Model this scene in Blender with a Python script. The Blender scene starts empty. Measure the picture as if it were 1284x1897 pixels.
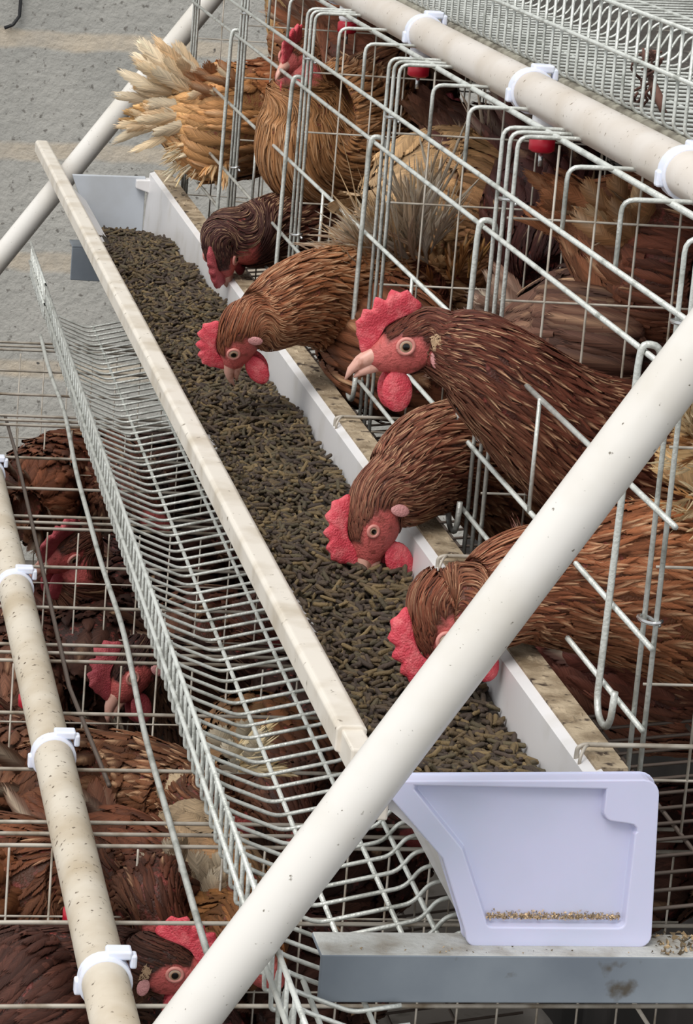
import bpy, math
import numpy as np
from mathutils import Matrix, Vector

# ---------------------------------------------------------------- camera
VP = np.array([-347.437, -542.235]); F = 5500.0; CP = np.array([642.0, 948.5]); MX = .035
Ld = np.array([VP[0]-CP[0], VP[1]-CP[1], F]); Ld /= np.linalg.norm(Ld)
Xa = np.array([1, MX, 0.0]); Xa[2] = -(Xa @ Ld)/Ld[2]; Xa /= np.linalg.norm(Xa)
Za = np.cross(Xa, Ld); Za = Za if Za[1] < 0 else -Za
R = np.array([Xa, Ld, Za])                       # rows: world axes seen from the camera (x right, y down, z forward)
def ray(px, py): return R @ np.array([px-CP[0], py-CP[1], F])
CAM = np.array([.12, 0, 1.0]) - ray(1160, 1437)/F*1.416
def at(px, py, Y=None, X=None, Z=None):
    r = ray(px, py)
    t = (Y-CAM[1])/r[1] if Y is not None else (X-CAM[0])/r[0] if X is not None else (Z-CAM[2])/r[2]
    return CAM + r*t
scene = bpy.context.scene
cd = bpy.data.cameras.new('camera'); cam = bpy.data.objects.new('camera', cd); scene.collection.objects.link(cam)
ex, ey, ez = R @ np.array([1, 0, 0]), R @ np.array([0, -1, 0]), R @ np.array([0, 0, -1])
cam.matrix_world = Matrix(((ex[0], ey[0], ez[0], CAM[0]), (ex[1], ey[1], ez[1], CAM[1]), (ex[2], ey[2], ez[2], CAM[2]), (0, 0, 0, 1)))
cd.sensor_fit = 'VERTICAL'; cd.sensor_height = 36; cd.lens = 36*F/1897.0; cd.clip_start = .05; cd.clip_end = 50
scene.camera = cam
# ---------------------------------------------------------------- light
w = bpy.data.worlds.new('daylight'); scene.world = w; w.use_nodes = True
w.node_tree.nodes['Background'].inputs[0].default_value = (.95, .98, 1, 1)
w.node_tree.nodes['Background'].inputs[1].default_value = .86
def sun(e, ang, d, col):
    l = bpy.data.lights.new('sun', 'SUN'); l.energy = e; l.angle = math.radians(ang); l.color = col
    o = bpy.data.objects.new('sun', l); scene.collection.objects.link(o)
    o.rotation_euler = Vector(d).to_track_quat('-Z', 'Y').to_euler()
sun(2.2, 35, (.42, .45, -.8), (1, .97, .93))
scene.view_settings.view_transform = 'Standard'; scene.view_settings.look = 'None'
scene.view_settings.exposure = 0.1; scene.view_settings.gamma = 1.0
rng = np.random.default_rng(7)

# ---------------------------------------------------------------- helpers
def lin(r, g, b): return tuple(((c/255)/12.92 if c/255 <= .04045 else ((c/255+.055)/1.055)**2.4) for c in (r, g, b))
def mat(name, col, rough=.5, metal=0., attr=False, noise=None, bump=0, bscale=300, spec=.5, sss=0):
    m = bpy.data.materials.new(name); m.use_nodes = True; nt = m.node_tree; N = nt.nodes; K = nt.links
    b = N['Principled BSDF']; b.inputs['Roughness'].default_value = rough; b.inputs['Metallic'].default_value = metal
    b.inputs['Specular IOR Level'].default_value = spec
    if sss: b.inputs['Subsurface Weight'].default_value = sss; b.inputs['Subsurface Scale'].default_value = .004; b.inputs['Subsurface Radius'].default_value = (1, .4, .3)
    src = None
    if attr:
        a = N.new('ShaderNodeAttribute'); a.attribute_name = 'Col'; src = a.outputs['Color']
    tc = N.new('ShaderNodeTexCoord')
    if noise:                                   # list of (colour, scale, low, high)
        for c2, sc, lo, hi in noise:
            n = N.new('ShaderNodeTexNoise'); n.inputs['Scale'].default_value = sc; n.inputs['Detail'].default_value = 5
            K.new(tc.outputs['Object'], n.inputs['Vector'])
            r = N.new('ShaderNodeMapRange'); r.inputs[1].default_value = lo; r.inputs[2].default_value = hi
            K.new(n.outputs['Fac'], r.inputs[0])
            mx = N.new('ShaderNodeMix'); mx.data_type = 'RGBA'; K.new(r.outputs[0], mx.inputs[0])
            if src is None: mx.inputs[6].default_value = (*col, 1)
            else: K.new(src, mx.inputs[6])
            mx.inputs[7].default_value = (*c2, 1); src = mx.outputs[2]
    if src is None: b.inputs['Base Color'].default_value = (*col, 1)
    else: K.new(src, b.inputs['Base Color'])
    if bump:
        n = N.new('ShaderNodeTexNoise'); n.inputs['Scale'].default_value = bscale; n.inputs['Detail'].default_value = 4
        K.new(tc.outputs['Object'], n.inputs['Vector'])
        bp = N.new('ShaderNodeBump'); bp.inputs['Strength'].default_value = bump; bp.inputs['Distance'].default_value = .002
        K.new(n.outputs['Fac'], bp.inputs['Height']); K.new(bp.outputs[0], b.inputs['Normal'])
    return m
M = {}
M['wire'] = mat('galvanised_wire', lin(204, 206, 200), .38, .35, noise=[(lin(140, 142, 134), 60, .5, .75)], bump=.3, bscale=500)
M['oldwire'] = mat('dusty_wire', lin(186, 178, 166), .55, .25, noise=[(lin(130, 116, 98), 50, .45, .7)])
M['darkwire'] = mat('rusty_wire', lin(96, 84, 76), .6, .3)
M['pipe'] = mat('white_tube', lin(220, 216, 210), .32, noise=[(lin(206, 200, 190), 18, .45, .75), (lin(120, 112, 100), 330, .69, .74)])
M['waterpipe'] = mat('water_pipe', lin(214, 206, 198), .42, noise=[(lin(196, 184, 170), 14, .4, .7), (lin(120, 104, 84), 260, .66, .72)])
M['dirtypipe'] = mat('dirty_water_pipe', lin(206, 196, 180), .5, noise=[(lin(180, 164, 140), 20, .4, .7), (lin(92, 76, 60), 230, .63, .69)])
M['clip'] = mat('white_clip', lin(228, 232, 246), .35, noise=[(lin(190, 186, 190), 90, .6, .75)], sss=.1)
M['plastic'] = mat('trough_plastic', lin(226, 224, 224), .35, noise=[(lin(206, 202, 196), 25, .5, .8)])
M['cap'] = mat('end_cap_plastic', lin(206, 206, 232), .35, noise=[(lin(196, 200, 222), 14, .4, .7)], sss=.15)
M['rimstrip'] = mat('rim_strip', lin(222, 214, 202), .45, noise=[(lin(196, 184, 166), 30, .45, .7), (lin(120, 108, 92), 160, .66, .72)])
M['dirt'] = mat('dirty_rim', lin(178, 160, 134), .8, noise=[(lin(126, 108, 84), 60, .4, .65), (lin(64, 50, 38), 90, .58, .66)], bump=.6)
M['steel'] = mat('grey_steel', lin(138, 146, 154), .45, .2, noise=[(lin(112, 120, 130), 12, .4, .7), (lin(84, 78, 70), 45, .66, .74)])
M['steeltop'] = mat('dusty_steel', lin(182, 182, 178), .7, 0, noise=[(lin(146, 140, 130), 50, .45, .7)], bump=.5)
M['crumb'] = mat('feed_dust', lin(196, 172, 134), .9, attr=True)
M['feed'] = mat('feed_pellets', (1, 1, 1), .75, attr=True, noise=None, bump=.5, bscale=900)
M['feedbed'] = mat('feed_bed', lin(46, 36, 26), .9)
M['red'] = mat('red_plastic', lin(178, 22, 44), .35)
M['farcap'] = mat('far_cap_plastic', lin(192, 198, 206), .4, noise=[(lin(178, 182, 186), 20, .4, .7)])
M['white'] = mat('white_plastic', lin(236, 236, 240), .35)
M['metal'] = mat('nipple_metal', lin(200, 200, 200), .25, .9)
M['feather'] = mat('feather', (1, 1, 1), .62, attr=True, spec=.25)
def feather_material():
    m = M['feather']; nt = m.node_tree; N = nt.nodes; K = nt.links; b = N['Principled BSDF']
    def mth(op, a, c=None, d=None):
        n = N.new('ShaderNodeMath'); n.operation = op
        for i, v in enumerate((a, c, d)):
            if v is None: continue
            if isinstance(v, (int, float)): n.inputs[i].default_value = v
            else: K.new(v, n.inputs[i])
        return n.outputs[0]
    a = N.new('ShaderNodeAttribute'); a.attribute_name = 'Barb'; sp = N.new('ShaderNodeSeparateColor'); K.new(a.outputs['Color'], sp.inputs[0])
    u = mth('ABSOLUTE', mth('SUBTRACT', mth('MULTIPLY', sp.outputs[0], 2.0), 1.0)); v = sp.outputs[1]; rd = sp.outputs[2]
    q = mth('SUBTRACT', mth('MULTIPLY', v, 1.6), mth('MULTIPLY', u, .45))          # barbs run from the shaft outward and to the tip
    side = mth('GREATER_THAN', sp.outputs[0], .5)
    cb = N.new('ShaderNodeCombineXYZ'); K.new(mth('MULTIPLY', q, 15.0), cb.inputs[0]); K.new(mth('MULTIPLY', rd, 97.0), cb.inputs[1]); K.new(mth('ADD', mth('MULTIPLY', side, 7.3), mth('MULTIPLY', u, .5)), cb.inputs[2])
    n = N.new('ShaderNodeTexNoise'); n.inputs['Scale'].default_value = 1.0; n.inputs['Detail'].default_value = 3; n.inputs['Roughness'].default_value = .7; K.new(cb.outputs[0], n.inputs['Vector'])
    br = N.new('ShaderNodeMapRange'); K.new(n.outputs['Fac'], br.inputs[0]); br.inputs[1].default_value = .32; br.inputs[2].default_value = .68; br.inputs[3].default_value = .62; br.inputs[4].default_value = 1.32
    old = b.inputs['Base Color'].links[0].from_socket; vm = N.new('ShaderNodeVectorMath'); vm.operation = 'SCALE'; K.new(old, vm.inputs[0]); K.new(br.outputs[0], vm.inputs['Scale']); K.new(vm.outputs[0], b.inputs['Base Color'])
    # ragged edges and tip
    edge = mth('MAXIMUM', mth('MULTIPLY', mth('SUBTRACT', u, .45), 1.15), mth('MULTIPLY', mth('SUBTRACT', v, .74), 2.0))
    al = mth('GREATER_THAN', mth('SUBTRACT', n.outputs['Fac'], mth('MULTIPLY', edge, 1.0)), .16)
    K.new(al, b.inputs['Alpha'])
    bp = N.new('ShaderNodeBump'); bp.inputs['Strength'].default_value = .5; bp.inputs['Distance'].default_value = .0006; K.new(n.outputs['Fac'], bp.inputs['Height']); K.new(bp.outputs[0], b.inputs['Normal'])
feather_material()
M['skin'] = mat('hen_skin', (1, 1, 1), .5, attr=True, noise=[(lin(136, 64, 56), 210, .52, .72)], bump=.5, bscale=700, spec=.4)
M['comb'] = mat('comb_flesh', lin(206, 66, 80), .42, noise=[(lin(226, 112, 116), 160, .45, .7)], bump=.6, bscale=900, sss=.15)
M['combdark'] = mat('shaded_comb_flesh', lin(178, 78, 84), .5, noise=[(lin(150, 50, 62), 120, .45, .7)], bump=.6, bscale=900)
M['beak'] = mat('beak_horn', lin(206, 156, 140), .38, noise=[(lin(160, 104, 84), 150, .5, .7)])
M['lobe'] = mat('ear_lobe', lin(208, 146, 144), .5, bump=.5, bscale=900)
M['eye'] = mat('eyeball', (1, 1, 1), .12, attr=True)
M['lid'] = mat('eyelid', lin(206, 136, 126), .45)
M['sheet'] = mat('shade_sheet_top', lin(74, 70, 64), .8, noise=[(lin(60, 54, 48), 30, .4, .6), (lin(140, 132, 120), 80, .6, .7)], bump=.7, bscale=60)
M['backshade'] = mat('shade_sheet_back', lin(58, 52, 50), .8, noise=[(lin(38, 34, 32), 6, .4, .6)])
M['leaf'] = mat('dry_leaf', lin(120, 84, 72), .8, noise=[(lin(70, 44, 36), 80, .4, .6)])

def empty(name, loc, label=None, cat=None, group=None):
    o = bpy.data.objects.new(name, None); scene.collection.objects.link(o); o.location = Vector([float(v) for v in loc]); o.empty_display_size = .02
    tag(o, label, cat, group); return o
def tag(o, label=None, cat=None, group=None, kind=None):
    for k, v in (('label', label), ('category', cat), ('group', group), ('kind', kind)):
        if v: o[k] = v
    return o
def wloc(o):
    l = np.zeros(3)
    while o is not None: l += np.array(o.location); o = o.parent
    return l
class G:
    """gathers geometry for one mesh"""
    def __init__(s): s.v = []; s.f = []; s.c = []; s.u = []; s.n = 0
    def add(s, V, Fs, col=None):
        V = np.asarray(V, float); s.v.append(V)
        Fs = [tuple(int(i)+s.n for i in f) for f in Fs] if not isinstance(Fs, np.ndarray) else (Fs+s.n).tolist()
        s.f += Fs; s.n += len(V)
        c = np.ones((len(V), 4)); c[:, :3] = (1, 1, 1) if col is None else col; s.c.append(c); s.u.append(np.zeros((len(V), 4)))
    def build(s, name, m, parent=None, smooth=True, bevel=0, subsurf=0, loc=None):
        V = np.concatenate(s.v); off = wloc(parent) if parent is not None else np.zeros(3)
        own = np.zeros(3)
        if loc is not None: own = np.array(loc, float)-off
        V = V-off-own
        me = bpy.data.meshes.new(name); me.from_pydata(V.tolist(), [], s.f); me.update()
        ca = me.color_attributes.new('Col', 'FLOAT_COLOR', 'POINT'); ca.data.foreach_set('color', np.concatenate(s.c).ravel())
        U_ = np.concatenate(s.u)
        if U_.any(): me.color_attributes.new('Barb', 'FLOAT_COLOR', 'POINT').data.foreach_set('color', U_.ravel())
        if smooth: me.polygons.foreach_set('use_smooth', [True]*len(me.polygons))
        for mm in (m if isinstance(m, list) else [m]): me.materials.append(mm)
        o = bpy.data.objects.new(name, me); scene.collection.objects.link(o); o.location = own.tolist()
        if parent is not None: o.parent = parent
        if bevel:
            b = o.modifiers.new('b', 'BEVEL'); b.width = bevel; b.segments = 2; b.limit_method = 'ANGLE'
        if subsurf:
            b = o.modifiers.new('s', 'SUBSURF'); b.levels = subsurf; b.render_levels = subsurf
        return o
def round_path(P, rad, n=4):
    P = [np.array(p, float) for p in P]; out = [P[0]]
    for a, b, c in zip(P, P[1:], P[2:]):
        d1 = a-b; d2 = c-b; l1 = np.linalg.norm(d1); l2 = np.linalg.norm(d2)
        r = min(rad, l1*.45, l2*.45); p0 = b+d1/l1*r; p1 = b+d2/l2*r
        for i in range(n+1):
            t = i/n; out.append((1-t)**2*p0+2*t*(1-t)*b+t*t*p1)
    out.append(P[-1]); return out
def tube(g, P, r, k=6, rad=0, col=None, cap=True):
    if rad: P = round_path(P, rad)
    P = np.array(P, float); n = len(P)
    rr = np.full(n, r) if np.isscalar(r) else np.array(r, float)
    T = np.gradient(P, axis=0); T /= np.linalg.norm(T, axis=1)[:, None]+1e-12
    up = np.array([0, 0, 1.]) if abs(T[0][2]) < .9 else np.array([0, 1., 0])
    V = []; A = np.cross(T[0], up); A /= np.linalg.norm(A)
    for i in range(n):
        A = A-T[i]*(A@T[i]); A /= np.linalg.norm(A); B = np.cross(T[i], A)
        th = np.arange(k)/k*2*np.pi
        V.append(P[i]+rr[i]*(np.cos(th)[:, None]*A+np.sin(th)[:, None]*B))
    Fs = []
    for i in range(n-1):
        for j in range(k):
            a = i*k+j; b = i*k+(j+1) % k; Fs.append((a, b, b+k, a+k))
    if cap: Fs.append(tuple(range(k))[::-1]); Fs.append(tuple(range((n-1)*k, n*k)))
    g.add(np.concatenate(V), Fs, col)
def prism(g, poly, y0, y1, axis=1):
    """polygon in (x,z) pushed from y0 to y1"""
    n = len(poly); V = []
    for y in (y0, y1):
        for p in poly: V.append((p[0], y, p[1]) if axis == 1 else (y, p[0], p[1]))
    g.add(V, [tuple(range(n)), tuple(range(2*n-1, n-1, -1))]+[(i, i+n, (i+1) % n+n, (i+1) % n) for i in range(n)])
def box(g, lo, hi):
    x0, y0, z0 = lo; x1, y1, z1 = hi
    prism(g, [(x0, z0), (x1, z0), (x1, z1), (x0, z1)], y0, y1)

# ---------------------------------------------------------------- the setting
def wall_material():
    m = bpy.data.materials.new('block_wall'); m.use_nodes = True; nt = m.node_tree; N = nt.nodes; K = nt.links; b = N['Principled BSDF']
    b.inputs['Roughness'].default_value = .9
    tc = N.new('ShaderNodeTexCoord'); sp = N.new('ShaderNodeSeparateXYZ'); K.new(tc.outputs['Object'], sp.inputs[0])
    wn = N.new('ShaderNodeTexNoise'); wn.inputs['Scale'].default_value = 9; K.new(tc.outputs['Object'], wn.inputs['Vector'])
    def mth(op, a, b_=None, c=None):
        n = N.new('ShaderNodeMath'); n.operation = op
        for i, v in enumerate((a, b_, c)):
            if v is None: continue
            if isinstance(v, (int, float)): n.inputs[i].default_value = v
            else: K.new(v, n.inputs[i])
        return n.outputs[0]
    z = mth('ADD', sp.outputs[2], mth('MULTIPLY', mth('SUBTRACT', wn.outputs['Fac'], .5), .03))
    fr = mth('FRACT', mth('DIVIDE', mth('ADD', z, 20*.195-ZB+.0), .195))
    d = mth('ABSOLUTE', mth('SUBTRACT', fr, .5))          # .5 at the joint's middle
    rm = N.new('ShaderNodeMapRange'); K.new(d, rm.inputs[0]); rm.inputs[1].default_value = .40; rm.inputs[2].default_value = .44
    def noise(sc, det=6):
        n = N.new('ShaderNodeTexNoise'); n.inputs['Scale'].default_value = sc; n.inputs['Detail'].default_value = det; n.inputs['Roughness'].default_value = .6
        K.new(tc.outputs['Object'], n.inputs['Vector']); return n.outputs['Fac']
    def rng_(v, lo, hi):
        r = N.new('ShaderNodeMapRange'); K.new(v, r.inputs[0]); r.inputs[1].default_value = lo; r.inputs[2].default_value = hi; return r.outputs[0]
    def mix(f, a, c):
        x = N.new('ShaderNodeMix'); x.data_type = 'RGBA'; K.new(f, x.inputs[0])
        for i, v in ((6, a), (7, c)):
            if isinstance(v, tuple): x.inputs[i].default_value = (*v, 1)
            else: K.new(v, x.inputs[i])
        return x.outputs[2]
    blk = mix(rng_(noise(5), .35, .65), lin(178, 175, 168), lin(160, 158, 152))
    blk = mix(rng_(noise(70, 3), .60, .68), blk, lin(116, 112, 106))
    jt = mix(rng_(noise(12), .35, .7), lin(198, 184, 164), lin(176, 168, 156))
    c = mix(rm.outputs[0], blk, jt); c = mix(rng_(noise(40, 2), .70, .74), c, lin(84, 80, 76))
    K.new(c, b.inputs['Base Color'])
    bp = N.new('ShaderNodeBump'); bp.inputs['Strength'].default_value = .7; bp.inputs['Distance'].default_value = .006
    K.new(noise(60), bp.inputs['Height']); K.new(bp.outputs[0], b.inputs['Normal'])
    return m
YW = 3.9
ZB = float(at(60, 280, Y=YW)[2])
g = G(); box(g, (-2.6, YW, -.2), (2.6, YW+.15, 2.8)); tag(g.build('wall_back', wall_material(), smooth=False), kind='structure')
g = G(); box(g, (-2.6, -3.2, -.1), (2.6, YW, 0))
tag(g.build('floor', mat('concrete_floor', lin(88, 82, 76), .9, noise=[(lin(62, 56, 50), 3, .4, .6), (lin(60, 54, 46), 25, .55, .7)], bump=.5, bscale=40), smooth=False), kind='structure')
# a bent black cable end on the wall, top corner
g = G(); tube(g, [at(*p, Y=YW-.008) for p in ((40, -30), (38, 5), (36, 30), (24, 46), (8, 52))], .003, 8)
tag(g.build('black_cable', mat('black_rubber', lin(30, 30, 32), .6)), 'thin black cable curving down the grey block wall in the top corner', 'cable')

# ---------------------------------------------------------------- cages
CL = [.04, .413, .784, 1.155, 1.54, 1.90]
XF = .139
YEND = 1.94
def post_xy(c, last): return (0, .02, .04) if not last else (0, .02)
def cage_front_and_roof(root, dx, dz, wm, depth, sag=None, roof_only=False):
    o = lambda x, y, z: (x+dx, y, z+dz)
    g = G(); ys = []
    for i, c in enumerate(CL):
        for d in ((-.0, .02, .04) if i else (0, .02)):
            ys.append((c+d, .92))
        if i < len(CL)-1:
            ys.append((c+.137, 1.186 if i else 1.186)); ys.append((c+.252, 1.186))
    for y, zb in ys:
        zb2 = zb if zb < 1 else 1.2145
        tube(g, [o(XF, y, zb2), o(XF, y, 1.25), o(XF+.027, y, 1.2505), o(XF+depth, y, 1.252)], .0014, 6, rad=.007)
    for z in (1.2145, 1.186, 1.0525, 1.0105):
        tube(g, [o(XF-.002, .036, z), o(XF-.002, YEND, z)], .0016, 6)
    tube(g, [o(XF-.002, .02, 1.118), o(XF-.002, .386, 1.118)], .0016, 6)
    tube(g, [o(XF-.002, .545, 1.118), o(XF-.002, YEND, 1.118)], .0016, 6)
    for c in CL[:-1]:        # short bars between the middle wires
        tube(g, [o(XF-.003, c+.252, 1.0525), o(XF-.003, c+.252, 1.119)], .0013, 6)
    g.build('front_panel', wm, root)
    g = G()
    for x in ((.166, .27, .38, XF+depth) if dx == 0 else (XF+.004, .5)):
        tube(g, [o(x, .02, 1.249), o(x, YEND, 1.249)], .0019 if x < .2 else .0013, 6)
    g.build('roof_panel', wm, root)
def door_hooks(root, dx, dz, wm):
    for c in CL[:-1]:
        g = G(); y = c+.057; x = XF-.004+dx
        pts = [(x+.01, y, 1.180+dz), (x+.008, y, 1.190+dz), (x-.001, y, 1.191+dz), (x-.002, y, 1.18+dz), (x-.003, y+.006, 1.006+dz), (x-.003, y+.002, .9985+dz), (x-.003, y-.006, .9955+dz), (x-.003, y-.016, .9965+dz), (x-.003, y-.022, 1.003+dz), (x-.003, y-.024, 1.018+dz)]
        tube(g, pts, .0019, 8, rad=.0045); g.build('door_hook', wm, root)
        for z in (1.208, 1.06):
            g = G(); a = np.linspace(0, 2*np.pi*.85, 12)
            tube(g, [(XF+dx+.005*math.cos(t), c+.01+.012*math.sin(t), z+dz+.001*t) for t in a], .0011, 6)
            g.build('clip_ring', M['metal'], root)
def partitions(root, dx, dz, depth, wm, zlo=.95, ztop=1.245):
    for c in CL:
        g = G(); y = c+.01
        for x in np.arange(XF+.028, XF+depth, .0265):
            tube(g, [(x+dx, y, zlo+dz+.1*(x-XF)), (x+dx, y, ztop+dz)], .0008, 5)
        for z in (zlo+.03, 1.03, 1.09, 1.15, 1.20):
            tube(g, [(XF+dx, y, z+dz), (XF+depth+dx, y, z+dz)], .0008, 5)
        g.build('partition', wm, root)
def tray(root, prof, ys, wm, lw, drift=0, r=.00115, name='egg_tray'):
    g = G()
    for y in ys:
        tube(g, [(x+drift*y, y, z) for x, z in prof], r, 6, rad=.005)
    for x, z in lw:
        tube(g, [(x, ys[0]-.01, z), (x+drift*(ys[-1]), ys[-1]+.01, z)], r*1.25, 6)
    return g.build(name, wm, root)
# middle tier
cage = empty('laying_cage', (.3, 1.0, .9), 'middle wire cage row with arched front wires, feed trough side, full of brown hens', 'cage', None)
cage_front_and_roof(cage, 0, 0, M['wire'], .44)
door_hooks(cage, 0, 0, M['wire'])
partitions(cage, 0, 0, .44, M['oldwire'])
lipx = -.047
prof = [(.075, .9125), (.056, .9105), (.049, .9085), (.041, .898), (-.007, .8868), (-.033, .8965), (-.040, .900), (-.0415, .888), (-.0465, .888), (-.0475, .907), (-.048, .927)]
tr = tray(cage, prof, np.arange(.0225, 1.62, .0217), M['wire'], [(-.0493, .907), (-.0493, .927), (.0005, .8868), (.0305, .8942), (.045, .9005)], drift=.0105, r=.0012)
g = G()
for y in np.arange(.02, 1.93, .0217): tube(g, [(.075, y, .9125), (XF, y, .923), (XF+.44, y, .972)], .0011, 5)
for x in np.arange(.09, .58, .05): tube(g, [(x, .01, .913+.11*(x-.075)), (x, YEND, .913+.11*(x-.075))], .0013, 5)
g.build('floor_panel', M['darkwire'], cage)
g = G(); nprof = [(.016, .8905), (-.007, .8868), (-.033, .8965), (-.040, .900), (-.0415, .888), (-.0465, .888), (-.0475, .907), (-.048, .927)]
for y in np.arange(.0225-.0217, -.13, -.0217): tube(g, [(x, y, z) for x, z in nprof], .0012, 6, rad=.005)
for x, z in ((-.0493, .907), (-.0493, .927), (.0005, .8868), (-.028, .8935)): tube(g, [(x, .0, z), (x, -.135, z)], .0015, 6)
g.build('tray_near_end', M['wire'], cage)
# lip of the tray runs on past the last floor wire
g = G()
for y in np.arange(1.64, 1.86, .0217):
    x = -.0475+.0105*y
    tube(g, [(x+.006, y, .90), (x+.005, y, .888), (x, y, .888), (x-.0005, y, .927)], .0011, 5, rad=.003)
for z in (.907, .927): tube(g, [(-.0493+.0105*1.6, 1.6, z), (-.0493+.0105*1.86, 1.86, z)], .0015, 6)
g.build('tray_lip_end', M['wire'], cage)
# lower tier
DX, DZ = -.303, -.45
low = empty('laying_cage', (.0, 1.0, .45), 'lower wire cage row seen from above, under the egg tray and beside the dirty pipe', 'cage')
cage_front_and_roof(low, DX, DZ, M['oldwire'], .46)
partitions(low, DX, DZ, .46, M['oldwire'])
g = G()
def wav(x0, z, ys, px, r, amp):
    tube(g, [(x0+amp*math.sin(y*9)+px*y, y, z+.002*math.sin(y*17)) for y in ys], r, 8)
wav(-.043, .8045, np.linspace(.16, 1.96, 60), .020, .0022, .0018)
g.build('roof_rod', M['wire'], low)
g = G(); tube(g, [(-.062, .55, .79), (-.075, .72, .802), (-.068, 1.4, .803), (-.066, 1.6, .795)], .0017, 6); g.build('tie_wire', M['darkwire'], low)
g = G()
for y in np.arange(.02, 1.93, .03): tube(g, [(DX+.09, y, .455), (DX+XF+.46, y, .53)], .0012, 5)
for x in np.arange(-.15, .3, .05): tube(g, [(x, .01, .47+.1*(x+.15)), (x, YEND, .47+.1*(x+.15))], .0013, 5)
g.build('floor_panel', M['darkwire'], low)
# crossing wires of the lower egg tray end, under the steel angle
# upper tier: only its tray shows
up = empty('egg_tray', (.3, 1.0, 1.29), 'upper wire egg tray with upright bars above the white water pipe', 'egg tray')
UX = .203
prof = [(UX, 1.328), (UX, 1.273), (UX+.004, 1.269), (UX+.05, 1.2685), (UX+.112, 1.2695), (UX+.119, 1.274), (UX+.126, 1.287), (UX+.134, 1.2905), (UX+.15, 1.291), (UX+.40, 1.300)]
tray(up, prof, np.arange(.18, 2.3, .0225), M['wire'], [(UX-.002, 1.328), (UX-.002, 1.3005), (UX+.05, 1.267), (UX+.09, 1.267), (UX+.16, 1.291)], r=.0011, name='tray_mesh')
g = G(); tube(g, [(UX+.004, .15, 1.265), (UX+.004, 2.3, 1.265)], .0036, 8); g.build('tray_rail', mat('dusty_rail', lin(150, 146, 132), .8, noise=[(lin(96, 90, 78), 60, .4, .65)]), up)
# added sheets under the upper tier and behind the cages, keeping the interior dark
g = G(); xs = np.linspace(.225, .64, 12); ys = np.linspace(.0, 2.3, 30)
V = [(x, y, 1.2565+.05*(x-.225)+.0015*math.sin(40*x+9*y)) for y in ys for x in xs]
g.add(V, [(j*12+i, j*12+i+1, (j+1)*12+i+1, (j+1)*12+i) for j in range(29) for i in range(11)])
o = g.build('shade_sheet_top', M['sheet']); o.modifiers.new('t', 'SOLIDIFY').thickness = .003
tag(o, 'added grey dirt-caked sheet under the upper egg tray, shading the cage below', 'sheet')
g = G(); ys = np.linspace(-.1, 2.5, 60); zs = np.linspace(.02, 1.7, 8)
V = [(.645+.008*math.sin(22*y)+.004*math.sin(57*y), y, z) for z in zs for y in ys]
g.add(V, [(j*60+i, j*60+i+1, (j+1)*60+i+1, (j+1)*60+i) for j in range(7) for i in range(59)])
o = g.build('shade_sheet_back', M['backshade']); o.modifiers.new('t', 'SOLIDIFY').thickness = .003
tag(o, 'added dark sheet behind the hens, keeping the back of the cages dark', 'sheet')

# ---------------------------------------------------------------- trough, feed
YT = 1.95
tg = empty('feed_trough', (.07, 1.0, .914), 'long white plastic feed trough full of brown pellets, with lavender end cap', 'trough')
g = G()   # walls as one folded profile
pr_ = [(.0, .988), (.0035, .988), (.033, .962), (.052, .9185), (.128, .9185), (.128, .993), (.1245, .996), (.1055, .996), (.1035, .99), (.1035, .965), (.1, .965), (.1, .998), (.104, 1.0), (.128, 1.0), (.1315, .996), (.1315, .9155), (.0495, .9155), (.0305, .9605), (.0, .984)]
inner = [(.003, .99), (.035, .962), (.054, .9195), (.099, .9195), (.103, .996), (.111, .999), (.111, .9965), (.106, .994), (.1015, .9165), (.0515, .9165), (.032, .96), (.0, .985)]
prism(g, inner, .004, YT-.004); g.build('trough_shell', M['plastic'], tg, smooth=False)
g = G(); box(g, (.1085, .012, .9935), (.1245, YT+.0, .9995)); box(g, (.121, .012, .92), (.1245, YT, .9935))
for i in range(160):
    y = rng.uniform(.02, YT-.02); x = rng.uniform(.110, .123); s = rng.uniform(.0008, .0026)
    t = rng.uniform(0, 6.28, 1)[0]; a = np.arange(6)/6*6.28
    rr = s*rng.uniform(.6, 1.3, 6)
    top = [(min(max(x+r_*math.cos(q+t)*.9, .109), .1243), y+r_*math.sin(q+t)*2.4, .9995) for q, r_ in zip(a, rr)]
    g.add(top+[(x, y, .9995+s*.6)], [(k, (k+1) % 6, 6) for k in range(6)])
tag(g.build('dirty_rim', M['dirt'], tg, smooth=False), 'rim crusted with brown dirt')
g = G()  # left rim strip: a folded pvc lip
lp = [(-.0095, .987), (-.0095, .9985), (-.0075, 1.0005), (.0035, 1.0005), (.006, .9985), (.006, .9955), (.0035, .9945), (.0035, .985), (.0, .983)]
prism(g, lp, .064, 2.13); g.build('rim_strip', M['rimstrip'], tg, smooth=False, bevel=.0008)
g = G(); prism(g, [(-.007, .984), (-.007, .9985), (.0045, .9985), (.0045, .984)], .035, .075); prism(g, [(-.0035, .975), (-.0035, .992), (.006, .990), (.006, .975)], .0, .045)
g.build('rim_joint', M['rimstrip'], tg, smooth=False, bevel=.0012)
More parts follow.
